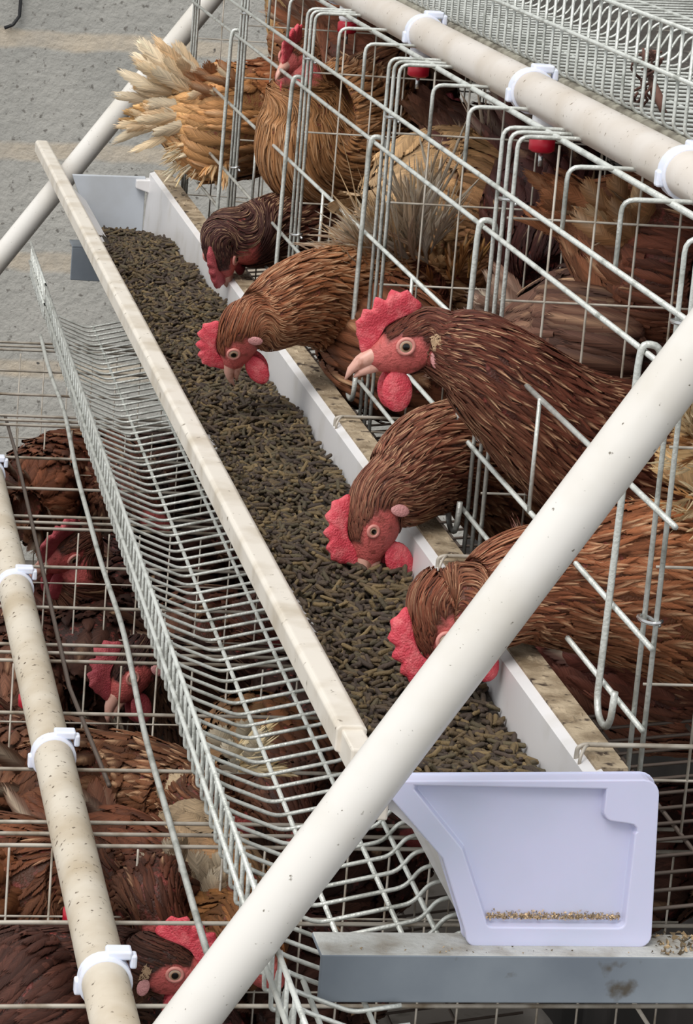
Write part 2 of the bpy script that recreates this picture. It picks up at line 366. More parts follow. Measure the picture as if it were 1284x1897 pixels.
def capmesh(y0, y1, face, name):
    """end cap: raised border, sunken panel with a notch at its top corner; face = -1 faces the camera"""
    def arc(cx, cz, r, a0, a1, n=5): return [(cx+r*math.cos(math.radians(a0+(a1-a0)*i/n)), cz+r*math.sin(math.radians(a0+(a1-a0)*i/n))) for i in range(n+1)]
    outer = [(.0035, .9965)]+[(.0015, .9925), (.0335, .958)]+[(.0478, .921)]+arc(.0535, .9185, .005, 200, 270)+arc(.1345, .9195, .006, 270, 360)+arc(.1283, .9915, .008, 0, 90)
    inn = [(.0165, .9945), (.0165, .9925), (.0425, .963), (.0575, .9265)]+arc(.0605, .9265, .003, 200, 270)+arc(.1235, .9265, .003, 270, 360)+[(.1265, .972)]+arc(.1235, .973, .004, 0, 90, 3)+arc(.1155, .9835, .0055, 250, 180, 4)+[(.110, .9945)]
    def dense(P):
        o = []
        for a, b in zip(P, P[1:]+P[:1]):
            k = max(1, int(math.hypot(b[0]-a[0], b[1]-a[1])/.004))
            o += [(a[0]+(b[0]-a[0])*i/k, a[1]+(b[1]-a[1])*i/k) for i in range(k)]
        return o
    outer = dense(outer); inn = dense(inn)
    g = G(); n1, n2 = len(outer), len(inn); yr = y0; ys = y0-face*.0055; yb = y1
    V = [(x, yr, z) for x, z in outer]+[(x, yr, z) for x, z in inn]+[(x+(.1-x)*.03, ys, z+(.95-z)*.03) for x, z in inn]+[(x, yb, z) for x, z in outer]
    Fs = []
    # border: match outer to inner by angle around the centre
    cx, cz = .085, .955
    ao = [math.atan2(z-cz, x-cx) for x, z in outer]; ai = [math.atan2(z-cz, x-cx) for x, z in inn]
    def unwrap(a):
        o = [a[0]]
        for v in a[1:]:
            while v < o[-1]-math.pi: v += 2*math.pi
            while v > o[-1]+math.pi: v -= 2*math.pi
            o.append(v)
        return o
    ao, ai = unwrap(ao), unwrap(ai); i = j = 0
    ao.append(ao[0]+2*math.pi); ai.append(ai[0]+2*math.pi)
    while i < n1 or j < n2:
        if j >= n2 or (i < n1 and ao[i+1] <= ai[j+1]): Fs.append((i % n1, (i+1) % n1, n1+j % n2)); i += 1
        else: Fs.append((i % n1, n1+(j+1) % n2, n1+j % n2)); j += 1
    Fs += [(n1+k, n1+(k+1) % n2, n1+n2+(k+1) % n2, n1+n2+k) for k in range(n2)]
    Fs.append(tuple(n1+n2+k for k in range(n2)))
    b0 = n1+2*n2
    Fs += [(k, b0+k, b0+(k+1) % n1, (k+1) % n1) for k in range(n1)]; Fs.append(tuple(b0+k for k in range(n1)))
    g.add(V, Fs); return g.build(name, M['cap'] if face < 0 else M['plastic'], tg, smooth=False, bevel=.0009)
def capfix():
    return capmesh(-.004, .006, -1, 'end_cap')
tag(capfix(), 'translucent lavender-white near end cap')
g = G()  # crumbs caught in the cap's ledge
for i in range(1100):
    x = rng.uniform(.058, .1245); z = .9266+abs(rng.normal(0, .0015)); s = rng.uniform(.0003, .0007); y = .0005+rng.uniform(-.0018, .0008)
    c = lin(*(np.array([214, 186, 148])*rng.uniform(.5, 1.1)))
    P = rng.normal(0, 1, (4, 3)); P /= np.linalg.norm(P, axis=1)[:, None]
    g.add(np.array([x, y, z])+P*s*1.3, [(0, 1, 2), (0, 2, 3), (0, 3, 1), (1, 3, 2)], c)
tag(g.build('feed_dust', M['crumb'], tg, smooth=False), 'pale crumbs on the end cap ledge', kind='stuff')
# far cap: flat end board with folded side
g = G(); prism(g, [(.018, .99), (.028, .965), (.05, .919), (.099, .919), (.099, .992)], YT-.006, YT+.0)
prism(g, [(-.002, .99), (.006, .992), (.024, .962), (.04, .925), (.026, .925), (.010, .96)], YT-.02, YT-.004)
g.build('far_end_cap', M['farcap'], tg, smooth=False, bevel=.001)
g = G(); prism(g, [(.088, .989), (.110, .990), (.110, .97), (.1075, .925), (.104, .925), (.104, .975), (.088, .98)], YT-.015, YT+.006); g.build('cap_corner', M['plastic'], tg, smooth=False, bevel=.001)
# pellets
def feed_z(x, y):
    return .9735+.004*np.sin(y*13+x*40)+.003*np.sin(y*31)+.58*np.clip(.032-x, 0, 1)+.05*(x-.06)+.004*np.clip((.2-y)/.2, 0, 1)-.045*np.clip((y-1.5)/.42, 0, 1)**1.3
g = G(); nx, ny = 12, 120; xs = np.linspace(.0075, .1005, nx); ys = np.linspace(.006, YT-.008, ny)
V = [(max(x, float(np.interp(feed_z(x, y)-.004, [.92, .962, .985], [.055, .036, .007]))), y, feed_z(x, y)-.004) for y in ys for x in xs]
g.add(V, [(j*nx+i, j*nx+i+1, (j+1)*nx+i+1, (j+1)*nx+i) for j in range(ny-1) for i in range(nx-1)])
nP = 12500
yy = rng.uniform(.012, YT-.014, nP); lo = .0095
xx = rng.uniform(lo, .0975, nP); zz = feed_z(xx, yy)-.002+rng.uniform(-.0025, .0035, nP)
L = rng.uniform(.003, .0075, nP); r_ = rng.uniform(.001, .0016, nP)
az = rng.uniform(0, 2*np.pi, nP); el = rng.normal(.0, .33, nP)
D = np.stack([np.cos(az)*np.cos(el), np.sin(az)*np.cos(el), np.sin(el)], 1)
A = np.stack([-np.sin(az), np.cos(az), 0*az], 1); B = np.cross(D, A)
k = 6; rings = [(-1, .55), (-.82, 1), (0, 1.05), (.82, 1), (1, .55)]; th = np.arange(k)/k*2*np.pi
bend = rng.normal(0, .12, nP)
V = np.zeros((nP, 5, k, 3))
for q, (s, rr) in enumerate(rings):
    cen = np.stack([xx, yy, zz], 1)+D*(L*s)[:, None]+A*(L*bend*s*s)[:, None]
    V[:, q] = cen[:, None]+(r_*rr)[:, None, None]*(np.cos(th)[None, :, None]*A[:, None]+np.sin(th)[None, :, None]*B[:, None])
V[..., 0] = np.clip(V[..., 0], np.interp(V[..., 2], [.92, .962, .985], [.0545, .0355, .0065]), .1008)
fs = []
for q in range(4):
    for j in range(k): fs.append((q*k+j, q*k+(j+1) % k, (q+1)*k+(j+1) % k, (q+1)*k+j))
FQ = (np.array(fs)[None]+(np.arange(nP)*5*k)[:, None, None]).reshape(-1, 4)
base = np.array([lin(88, 72, 50), lin(108, 90, 60), lin(70, 57, 44), lin(80, 70, 50), lin(64, 51, 42)])[rng.integers(0, 5, nP)]*rng.uniform(.7, 1.3, nP)[:, None]
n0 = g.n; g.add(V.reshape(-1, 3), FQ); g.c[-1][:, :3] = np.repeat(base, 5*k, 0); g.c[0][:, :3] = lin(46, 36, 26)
ends = (np.arange(nP)*5*k)[:, None]
g.f += (ends+np.arange(k)[::-1]+n0).tolist()+(ends+4*k+np.arange(k)+n0).tolist()
tag(g.build('feed_pellets', M['feed']), 'dark brown feed pellets heaped along the white trough', 'feed', kind='stuff')
# wire hooks tying the rim to the cage
for i, (y, lb) in enumerate(((.034, 'bent wire hook over the trough rim next to the lavender end cap'), (.372, 'bent wire hook over the trough rim below the hen pecking at mid trough'),
              (.737, 'bent wire hook over the trough rim behind the upright hen head'))):
    g = G(); tube(g, [(.104, y, .978), (.1045, y, 1.002), (.108, y, 1.0035), (XF+.03+.05*(i == 0), y, 1.0035)], .0013, 6, rad=.004)
    tube(g, [(.1035, y-.008, .980), (.104, y-.008, 1.0), (.107, y-.004, 1.0035), (.11, y, 1.0035)], .0009, 5, rad=.003)
    tag(g.build('wire_hook', M['oldwire'], loc=(.104, y, .99)), lb, 'hook', 'wire hooks on the trough rim')

# ---------------------------------------------------------------- steel angles, frame tubes
g = G(); prism(g, [(-.016, .9140), (.004, .9140), (.004, .911), (-.013, .911), (-.013, .8895), (-.016, .8895)], -.0235, .6, axis=0)
V = np.concatenate(g.v); V[:, 1] = np.where(V[:, 1] > 0, .012, V[:, 1])
g.v = [V]
o = g.build('steel_angle', [M['steel'], M['steeltop']], smooth=False, bevel=.0008, loc=(-.02, 0, .913))
for p in o.data.polygons:
    if p.normal.z > .8: p.material_index = 1
tag(o, 'blue-grey steel angle bar with dusty ledge carrying the near trough end', 'steel bar')
g = G(); box(g, (.021, 1.925, .8765), (.20, 1.93, .9125)); box(g, (.021, 1.925, .9125), (.20, 1.965, .9150))
tag(g.build('steel_angle', M['steel'], smooth=False, bevel=.0006, loc=(.021, 1.93, .9)), 'short grey steel bar under the far end of the trough by the wall', 'steel bar')
def frame_tube(a, b, r, label):
    g = G(); a = np.array(a); b = np.array(b); tube(g, [a+(b-a)*t for t in np.linspace(0, 1, 12)], r, 28)
    tag(g.build('frame_tube', M['pipe'], loc=a), label, 'tube', 'slanting white frame tubes')
a = at(352, 1890, Y=-.045); b = at(1284, 657, Y=-.045); d = b-a
frame_tube(a-d*.9, b+d*.5, .0128, 'large white speckled slanting tube crossing in front of the trough')
a = at(0, 478, Y=2.03); b = at(388, 0, Y=2.03); d = b-a
frame_tube(a-d*1.6, b+d*.6, .0123, 'smaller white slanting tube at the far end, before the block wall')

# ---------------------------------------------------------------- water pipes
def water_pipe(x, z, y0, y1, m, label, clips, drops):
    root = empty('water_pipe', (x, y0, z), label, 'pipe', 'white water pipes')
    g = G(); tube(g, [(x, y, z) for y in np.linspace(y0, y1, 20)], .0130, 28); g.build('pipe', m, root)
    for y in clips:
        g = G(); th = np.linspace(0, 2*np.pi, 25)[:-1]
        for (ra, ya), (rb, yb) in (((.0135, -.0055), (.0148, -.005)), ((.0148, -.005), (.0148, .005)), ((.0148, .005), (.0135, .0055))):
            V = [(x+ra*math.cos(t), y+ya, z+ra*math.sin(t)) for t in th]+[(x+rb*math.cos(t), y+yb, z+rb*math.sin(t)) for t in th]
            g.add(V, [(i, (i+1) % 24, 24+(i+1) % 24, 24+i) for i in range(24)])
        V = [(x+.0118*math.cos(t), y-.0055, z+.0118*math.sin(t)) for t in th]+[(x+.0135*math.cos(t), y-.0055, z+.0135*math.sin(t)) for t in th]
        g.add(V, [(i, (i+1) % 24, 24+(i+1) % 24, 24+i) for i in range(24)])
        c = g.build('pipe_clip', M['clip'], root)
        g = G(); box(g, (x+.000, y-.002, z+.012), (x+.014, y+.009, z+.0172)); box(g, (x+.013, y-.002, z+.007), (x+.0168, y+.006, z+.015)); box(g, (x-.0165, y-.003, z-.008), (x-.012, y+.004, z+.001))
        g.build('clip_latch', M['clip'], c, smooth=False, bevel=.0012)
    for y in drops:
        d = G(); tube(d, [(x, y, z-.008), (x, y, z-.021), (x, y, z-.024)], [.0078, .0078, .0065], 16)
        d.v.append(np.zeros((0, 3))); dd = d.build('drinker_stem', M['white'], root)
        d = G(); tube(d, [(x, y, z-.0235), (x, y, z-.025), (x, y, z-.0325), (x, y, z-.034)], [.0068, .0084, .0084, .006], 18); cup = d.build('red_cup', M['red'], root)
        d = G(); tube(d, [(x, y, z-.034), (x, y, z-.043)], .0016, 8); d.build('nipple', M['metal'], cup)
    return root
water_pipe(.187, 1.2585, .13, 2.35, M['waterpipe'], 'clean-looking white water pipe along the middle cages with red drinker cups', (.94, .586, .228, 1.33), (.545, .95, 1.27))
water_pipe(-.1, .81, .08, 2.25, M['dirtypipe'], 'dirt-speckled beige water pipe running down the lower cages', (1.30, .94, .55, .19), (.35, .75))

# ---------------------------------------------------------------- hens
def hermite(T, P, t):
    P = np.asarray(P, float); m = np.zeros_like(P); h = np.diff(T); d = np.diff(P, axis=0)/h[:, None]
    m[1:-1] = (d[:-1]*h[1:, None]+d[1:]*h[:-1, None])/(h[:-1]+h[1:])[:, None]; m[0] = d[0]; m[-1] = d[-1]
    i = np.clip(np.searchsorted(T, t, 'right')-1, 0, len(T)-2); s = ((t-T[i])/h[i])[:, None]; H = h[i][:, None]
    return (2*s**3-3*s**2+1)*P[i]+(s**3-2*s**2+s)*H*m[i]+(-2*s**3+3*s**2)*P[i+1]+(s**3-s**2)*H*m[i+1]
def unit(v): v = np.asarray(v, float); return v/np.linalg.norm(v)
TN = 7
def feathers(g, rg, pos, nor, side, L, W, col, streak, prof='round', lift=.25, cup=.18, tipcol=None, jag=0):
    """pos (N,TN,3): centreline; nor, side (N,TN,3)"""
    n = len(pos); v = np.linspace(0, 1, TN)
    wp = np.array([.35, .72, .95, 1, .97, .8, .22]) if prof == 'round' else np.array([.4, .8, 1, .95, .75, .45, .08])
    us = np.array([-1, -.5, 0, .5, 1])
    hl = (lift*v**1.5)[None, :, None]*W[:, None, None]
    cp = -(us**2)[None, None, :, None]*cup*W[:, None, None, None]
    ww = W[:, None]*wp[None]
    V = pos[:, :, None]+side[:, :, None]*us[None, None, :, None]*ww[:, :, None, None]*.5+nor[:, :, None]*(hl[:, :, None]+cp)
    if jag: V = V+rg.normal(0, 1, (n, TN, 5, 1))*jag*W[:, None, None, None]*side[:, :, None]*(np.abs(us) > .7)[None, None, :, None]
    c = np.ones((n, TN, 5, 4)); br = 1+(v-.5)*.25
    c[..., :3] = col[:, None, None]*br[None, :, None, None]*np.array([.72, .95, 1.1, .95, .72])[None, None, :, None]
    sv = np.clip((v-.3)/.35, 0, 1)*np.where(v > .95, .6, 1); su = np.array([0, .15, 1, .15, 0])
    a = streak[:, None, None]*sv[None, :, None]*su[None, None]
    tc = np.array(lin(226, 184, 144)) if tipcol is None else np.array(tipcol)
    c[..., :3] = c[..., :3]*(1-a[..., None])+tc*a[..., None]
    fs = np.array([(i*5+j, i*5+j+1, (i+1)*5+j+1, (i+1)*5+j) for i in range(TN-1) for j in range(4)])
    FQ = (fs[None]+(np.arange(n)*TN*5)[:, None, None]).reshape(-1, 4)
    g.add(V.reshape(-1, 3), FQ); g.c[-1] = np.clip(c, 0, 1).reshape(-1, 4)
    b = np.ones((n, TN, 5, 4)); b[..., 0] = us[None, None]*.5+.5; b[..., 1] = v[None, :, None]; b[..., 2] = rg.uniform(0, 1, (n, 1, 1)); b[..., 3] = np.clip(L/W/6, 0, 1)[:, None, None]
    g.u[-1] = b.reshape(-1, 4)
def hen(label, pts, head, fwd, up, col, streak=.5, dens=1., seed=0, comb=1, headscale=1., tail=None, wing=None, wattle=1, face=True, eye=1., tuft=False, combm='comb', group='brown hens in the cages', fs=1.):
    """pts: tail-to-neck list of (px,py,Y,half width,half height); head (px,py,Y); col: list of colours tail..head"""
    rg = np.random.default_rng(100+seed)
    c = at(head[0], head[1], Y=head[2]); f = unit(fwd); u = unit(np.array(up)-f*(np.array(up)@f)); s = np.cross(f, u); hs = headscale
    P = [at(p[0], p[1], Y=p[2]) for p in pts]; Wd = [p[3] for p in pts]; Hd = [p[4] for p in pts]
    t0 = unit(P[0]-P[1]); ud = np.array([0, 0, 1.])
    P = [P[0]+t0*Hd[0]*.75]+P; Wd = [Wd[0]*.35]+Wd; Hd = [Hd[0]*.35]+Hd
    U = [ud]*len(P)
    for d, a, b in ((-.013, .0135, .0155), (0, .0138, .0165), (.012, .0105, .0128), (.021, .006, .0075), (.024, .003, .0035)):
        P.append(c+f*d*hs); Wd.append(a*hs); Hd.append(b*hs); U.append(u)
    P = np.array(P); U = np.array(U); nb = len(P)-5
    for i in range(1, nb):      # let the up vector swing towards the head's
        k_ = np.clip((i-nb+3)/3, 0, 1); U[i] = unit(ud*(1-k_)+u*k_)
    T = np.concatenate([[0], np.cumsum(np.linalg.norm(np.diff(P, axis=0), axis=1))]); tot = T[-1]
    NS = 220; ts = np.linspace(0, tot, NS)
    Q = hermite(T, P, ts); rw = np.clip(np.interp(ts, T, Wd), .002, 1); rh = np.clip(np.interp(ts, T, Hd), .002, 1)
    ker = np.ones(9)/9
    sm = lambda a: np.concatenate([a[:4], np.convolve(a, ker, 'valid'), a[-4:]]); rw = sm(rw); rh = sm(rh)
    UU = np.stack([np.interp(ts, T, U[:, i]) for i in range(3)], 1)
    Tg = np.gradient(Q, axis=0); Tg /= np.linalg.norm(Tg, axis=1)[:, None]
    UU = UU-Tg*(UU*Tg).sum(1)[:, None]; UU /= np.linalg.norm(UU, axis=1)[:, None]+1e-9; SS = np.cross(Tg, UU)
    def ip(A, t): return np.stack([np.interp(t, ts, A[:, i]) for i in range(3)], -1)
    def surf(t, th):
        return ip(Q, t)+ip(SS, t)*(np.interp(t, ts, rw)*np.cos(th))[..., None]+ip(UU, t)*(np.interp(t, ts, rh)*np.sin(th))[..., None]
    def normal(t, th):
        a = ip(SS, t)*(np.cos(th)/np.interp(t, ts, rw))[..., None]+ip(UU, t)*(np.sin(th)/np.interp(t, ts, rh))[..., None]
        return a/(np.linalg.norm(a, axis=-1)[..., None]+1e-9)
    cols = np.array([lin(*q) for q in col]); ct = np.linspace(0, tot, len(cols))
    def colr(t): return np.stack([np.interp(t, ct, cols[:, i]) for i in range(3)], -1)
    root = empty('hen', (Q[:, 0].mean(), Q[:, 1].mean(), Q[:, 2].min()-.02), label, 'hen', group)
    # skin
    g = G(); nr, kk = 110, 24; tr_ = np.linspace(0, tot, nr)
    TT, TH = np.meshgrid(tr_, np.arange(kk)/kk*2*np.pi, indexing='ij'); V = surf(TT, TH).reshape(-1, 3)
    def facemask(p):
        q = (p-c)/hs; a = q@f; b = q@u; e = ((a-.008)/.016)**2+((b+.003)/.012)**2; near = (q*q).sum(1) < .028**2
        return near & ((e < 1) | ((a > .012) & (b < .012)))
    fm = facemask(V) & (TT.reshape(-1) > tot-.09)
    g.add(np.concatenate([V, Q[:1], Q[-1:]]), [(i*kk+j, i*kk+(j+1) % kk, (i+1)*kk+(j+1) % kk, (i+1)*kk+j) for i in range(nr-1) for j in range(kk)]
          + [(j, (j+1) % kk, nr*kk) for j in range(kk)][::-1]+[((nr-1)*kk+(j+1) % kk, (nr-1)*kk+j, nr*kk+1) for j in range(kk)])
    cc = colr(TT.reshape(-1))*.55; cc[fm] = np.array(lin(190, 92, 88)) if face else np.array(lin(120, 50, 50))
    g.c[-1][:nr*kk, :3] = cc; g.c[-1][nr*kk, :3] = cols[0]*.6; g.c[-1][nr*kk+1, :3] = lin(190, 92, 88); body = g.build('body', M['skin'], root)
    # plumage
    g = G()
    fl = np.interp(ts, [0, tot*.45, tot-.085, tot-.055, tot-.02, tot], [.027, .024, .0165, .010, .005, .0045])*fs
    fw = np.interp(ts, [0, tot*.45, tot-.085, tot-.055, tot-.02, tot], [.0085, .0068, .0031, .0021, .0016, .0014])*fs*(1. if fs < 1.15 else 1.6)
    dens_ = (rw+rh)*3.14/(fl*fw); cum = np.cumsum(dens_)*(ts[1]-ts[0]); N_ = int(cum[-1]*3.9*dens); cum /= cum[-1]
    t = np.interp(rg.uniform(0, 1, N_), cum, ts); th = rg.uniform(0, 2*np.pi, N_)
    p0 = surf(t, th); keep = ~(facemask(p0) & (t > tot-.09)) & (t < tot-.006)
    t = t[keep]; th = th[keep]; n = len(t)
    Lf = np.interp(t, ts, fl)*rg.uniform(.8, 1.25, n); Wf = np.interp(t, ts, fw)*rg.uniform(.8, 1.2, n)
    v = np.linspace(0, 1, TN); tw = rg.normal(0, .12, n)
    TTf = t[:, None]-v[None]*Lf[:, None]
    over = np.clip(-TTf, 0, None); TTc = np.clip(TTf, 0, tot)
    rloc = np.interp(t, ts, rw); THf = th[:, None]+tw[:, None]*v[None]*(Lf/np.maximum(rloc, .01))[:, None]
    pos = surf(TTc, THf); nor = normal(TTc, THf); tgd = ip(Tg, TTc); pos = pos-tgd*over[..., None]
    dv = np.gradient(pos, axis=1); sd = np.cross(nor, dv); sd /= np.linalg.norm(sd, axis=-1)[..., None]+1e-9
    pos = pos+nor*(.0004+rg.uniform(0, .0016, n)[:, None, None]*(Lf/.02)[:, None, None])
    bc = colr(t)*rg.uniform(.55, 1.3, n)[:, None]; und = np.clip(-np.sin(th), 0, 1)[:, None]*.25; bc = bc*(1-und)+und*np.array(lin(176, 128, 96))*.8*rg.uniform(.7, 1.1, n)[:, None]
    st = np.where(rg.uniform(0, 1, n) < streak, rg.uniform(.3, 1, n), 0)*np.clip((t-.15*tot)/.1/tot, .25, 1)*np.clip((tot-.02-t)/.03, .15, 1)
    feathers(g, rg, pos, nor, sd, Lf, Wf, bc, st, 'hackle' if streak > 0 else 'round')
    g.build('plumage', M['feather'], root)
    # tail
    if tail is None and Hd[1] > .03:
        q0 = Q[4]; q1 = q0-Tg[4]*.06+np.array([0, 0, .03 if group.endswith('in the cages') else .0])
        c0 = tuple(col[0]); tail = dict(b3=q0+Tg[4]*.02, t3=q1, n=26, spread=.7, wid=Hd[1]*.8, w=.017, col=[c0, tuple(x*.8 for x in c0)])
    for tl in (tail if isinstance(tail, list) else [tail] if tail else []):
        g = G(); bp = at(*tl['base'][:2], Y=tl['base'][2]) if 'base' in tl else tl['b3']; tipc = at(*tl['tip'][:2], Y=tl['tip'][2]) if 'tip' in tl else tl['t3']; n = tl.get('n', 16)
        ax = tipc-bp; Lt = np.linalg.norm(ax); ax = ax/Lt; vw = unit(CAM-bp); sd0 = unit(np.cross(ax, vw)); nn = np.cross(sd0, ax)
        fr = tl.get('fray', 0); pos = []; nr_ = []; sdd = []; Ls = []; Ws = []; CC = []; S_ = []
        for i in range(n):
            a = rg.uniform(-1, 1)*tl.get('spread', .45); e = rg.normal(0, .18); d = unit(ax*math.cos(a)+sd0*math.sin(a)+nn*e)
            L_ = Lt*rg.uniform(.6, 1.08)*math.cos(a*.6); b0 = bp+sd0*math.sin(a)*tl.get('wid', .03)+nn*rg.uniform(-.014, .014)-ax*rg.uniform(0, .3)*Lt
            bendv = rg.normal(0, .14)*sd0+rg.normal(-.06, .1)*nn; cl = np.array([b0+d*L_*q+bendv*L_*q*q for q in v])
            W_ = tl.get('w', .014)*rg.uniform(.75, 1.2); dd = np.gradient(cl, axis=0); dd /= np.linalg.norm(dd, axis=1)[:, None]
            s1 = np.cross(nn+rg.normal(0, .25, 3), dd); s1 /= np.linalg.norm(s1, axis=1)[:, None]; n1 = np.cross(dd, s1)
            n1 *= np.sign((n1@vw))[:, None]; col_ = np.array(lin(*tl['col'][rg.integers(0, len(tl['col']))]))*rg.uniform(.75, 1.1)
            if fr:
                for k2 in range(tl.get('strands', 10)):
                    a2 = (k2/(tl.get('strands', 10)-1)-.5)*1.0; st_ = rg.uniform(0, .6); le = rg.uniform(.12, .32)*fr
                    i0 = b0+d*L_*st_; sgn = rg.choice([-1, 1]); d2 = unit(d*1.0+s1[3]*sgn*rg.uniform(.25, .8)+nn*rg.normal(0, .2))
                    c2 = np.array([i0+bendv*L_*st_**2+d2*L_*le*2.0*q+d*L_*.25*q*q for q in v]); pos.append(c2); nr_.append(n1); sdd.append(np.cross(n1, unit(d2)))
                    Ls.append(L_); Ws.append(W_*rg.uniform(.16, .32)); CC.append(col_*rg.uniform(.8, 1.15)); S_.append(0)
            pos.append(cl); nr_.append(n1); sdd.append(s1); Ls.append(L_); Ws.append(W_*(.45 if fr else 1)); CC.append(col_); S_.append(.5*rg.uniform(0, 1))
        feathers(g, rg, np.array(pos), np.array(nr_), np.array(sdd), np.array(Ls), np.array(Ws), np.array(CC), np.array(S_), 'round' if not fr else 'hackle', lift=.1, tipcol=lin(240, 226, 200), jag=.05)
        g.build('tail', M['feather'], root)
    if wing:      # rows of long flight feathers lying along both flanks
        for sgn in (0, 1):
            g = G(); n = 46; tw0 = rg.uniform(wing[0]*tot, wing[1]*tot, n); th0 = (np.pi*sgn)+(1-2*sgn)*rg.uniform(-.15, .75, n)
            Lf = rg.uniform(.04, .065, n); Wf = rg.uniform(.011, .016, n); TTf = np.clip(tw0[:, None]-v[None]*Lf[:, None], 0, tot)
            THf = th0[:, None]+(1-2*sgn)*.25*v[None]; pos = surf(TTf, THf); nor = normal(TTf, THf)
            dv = np.gradient(pos, axis=1); sd = np.cross(nor, dv); sd /= np.linalg.norm(sd, axis=-1)[..., None]+1e-9
            pos = pos+nor*(.003+rg.uniform(0, .003, n)[:, None, None]); bc = colr(tw0)*rg.uniform(.7, 1.35, n)[:, None]
            feathers(g, rg, pos, nor, sd, Lf, Wf, bc, rg.uniform(0, .35, n), 'round', lift=.15); g.build('wing', M['feather'], root)
    if comb is None: return root
    # head furniture, in head coordinates (a forward, b up, e sideways)
    hp = lambda a, b, e=0.: c+(f*a+u*b+s*e)*hs
    if comb:
        out = [(.0265, .002), (.0285, .007), (.0262, .012), (.0282, .0165), (.0255, .0195), (.0272, .0255), (.0215, .0245), (.0205, .0325), (.0155, .0275), (.0140, .0285), (.0110, .0375), (.0062, .0300), (.0045, .0310), (.0005, .0385), (-.0035, .0300), (-.0090, .0345), (-.0100, .0265), (-.0130, .0240), (-.0155, .0185), (-.011, .0165), (-.002, .0165), (.008, .0155), (.016, .011), (.021, .004)]
        out = [(a, (b-.014)*comb+.014 if b > .014 else b) for a, b in out]
        n = len(out); cen = (.007, .018); g = G(); V = []
        for sc_, e in ((1, 0), (.86, .0022), (.5, .003), (.86, -.0022), (.5, -.003)):
            for a, b in out:
                aa, bb = cen[0]+(a-cen[0])*sc_, cen[1]+(b-cen[1])*sc_
                V.append(hp(aa, bb, e+.0035*math.sin(bb*140+seed)*np.clip((bb-.014)/.02, 0, 1)))
        Fs = []
        for a, b in ((0, 1), (1, 2), (3, 0), (4, 3)): Fs += [(a*n+i, a*n+(i+1) % n, b*n+(i+1) % n, b*n+i) for i in range(n)]
        V += [hp(*cen, .003), hp(*cen, -.003)]; Fs += [(2*n+i, 2*n+(i+1) % n, 5*n) for i in range(n)]+[(4*n+(i+1) % n, 4*n+i, 5*n+1) for i in range(n)]
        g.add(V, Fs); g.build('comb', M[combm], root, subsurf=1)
    def blob(name, cen, rad, m, axes=None, n1=14, n2=10, col=None):
        ax = axes or (f, u, s); g = G(); V = []; Fs = []
        for i in range(n2+1):
            ph = math.pi*i/n2
            for j in range(n1):
                q = 2*math.pi*j/n1; V.append(cen+ax[0]*rad[0]*math.sin(ph)*math.cos(q)+ax[1]*rad[1]*math.cos(ph)+ax[2]*rad[2]*math.sin(ph)*math.sin(q))
        for i in range(n2):
            for j in range(n1): Fs.append((i*n1+j, i*n1+(j+1) % n1, (i+1)*n1+(j+1) % n1, (i+1)*n1+j))
        g.add(V, Fs, col); return g, name, m
    if wattle:
        dn = unit(np.array([0, 0, -1.])*.75-u*.5); ff = unit(f-dn*(f@dn)) if abs(f@dn) < .95 else u; s2 = np.cross(ff, dn)
        for e in (-1, 1):
            g, nme, m = blob('wattle', hp(.0125, -.0125, e*.0045)+dn*.0085*hs*wattle+s2*0, (.0088*hs*wattle, .0118*hs*wattle, .0024*hs), M[combm], (ff, dn, s2)); g.build(nme, m, root)
    # beak
    g = G(); tube(g, [hp(.016, .0015), hp(.022, .0018), hp(.029, .0008), hp(.035, -.0018), hp(.0395, -.0058)], np.array([.0060, .0050, .0036, .0022, .0005])*hs, 14)
    tube(g, [hp(.016, -.0045), hp(.024, -.0042), hp(.0305, -.0048), hp(.0345, -.0062)], np.array([.0042, .0034, .0022, .0007])*hs, 12); g.build('beak', M['beak'], root)
    for e in (-1, 1):
        ec = hp(.0045, .0035, e*.0112); g = G(); V = []; cl = []; Fs = []
        zs_ = unit(s*e+f*.18); a1 = unit(f-zs_*(f@zs_)); a2 = np.cross(zs_, a1); radii = [0, .3, .48, .52, .85, .95, 1]
        rr_ = .0041*hs*eye; colrs = [(14, 10, 9), (14, 10, 9), (20, 14, 11), (150, 112, 84), (190, 172, 152), (60, 40, 34), (60, 40, 34)]
        for i, q in enumerate(radii):
            hgt = math.sqrt(max(0, 1-.75*q*q))
            for j in range(18):
                V.append(ec+(a1*math.cos(j/18*6.2832)+a2*math.sin(j/18*6.2832))*q*rr_+zs_*rr_*hgt*.75); cl.append(lin(*colrs[i]))
        for i in range(len(radii)-1):
            for j in range(18): Fs.append((i*18+j, i*18+(j+1) % 18, (i+1)*18+(j+1) % 18, (i+1)*18+j))
        g.add(V, Fs); g.c[-1][:, :3] = cl; eo = g.build('eye', M['eye'], root)
        g = G(); tube(g, [ec+(a1*math.cos(q)*1.08+a2*math.sin(q)*1.0)*rr_+zs_*rr_*.36 for q in np.linspace(0, 6.2832, 22)], .0011*hs, 8, cap=False); g.build('eyelid', M['lid'], eo)
        g, nme, m = blob('ear_lobe', hp(-.0095, -.0095, e*.0136), (.0036*hs, .0056*hs, .0013*hs), M['lobe']); g.build(nme, m, root)
        if not tuft: continue
        g = G(); n = 16; b0 = hp(-.0085, .0005, e*.0158)
        cl_ = np.array([[b0+(-f*1+u*rg.normal(0, .5)+s*e*.25)*q*.006*hs+u*rg.normal(0, .0005) for q in v] for _ in range(n)])
        cl_ += (u*1)[None, None]*rg.uniform(-.003, .003, (n, 1, 1))*hs
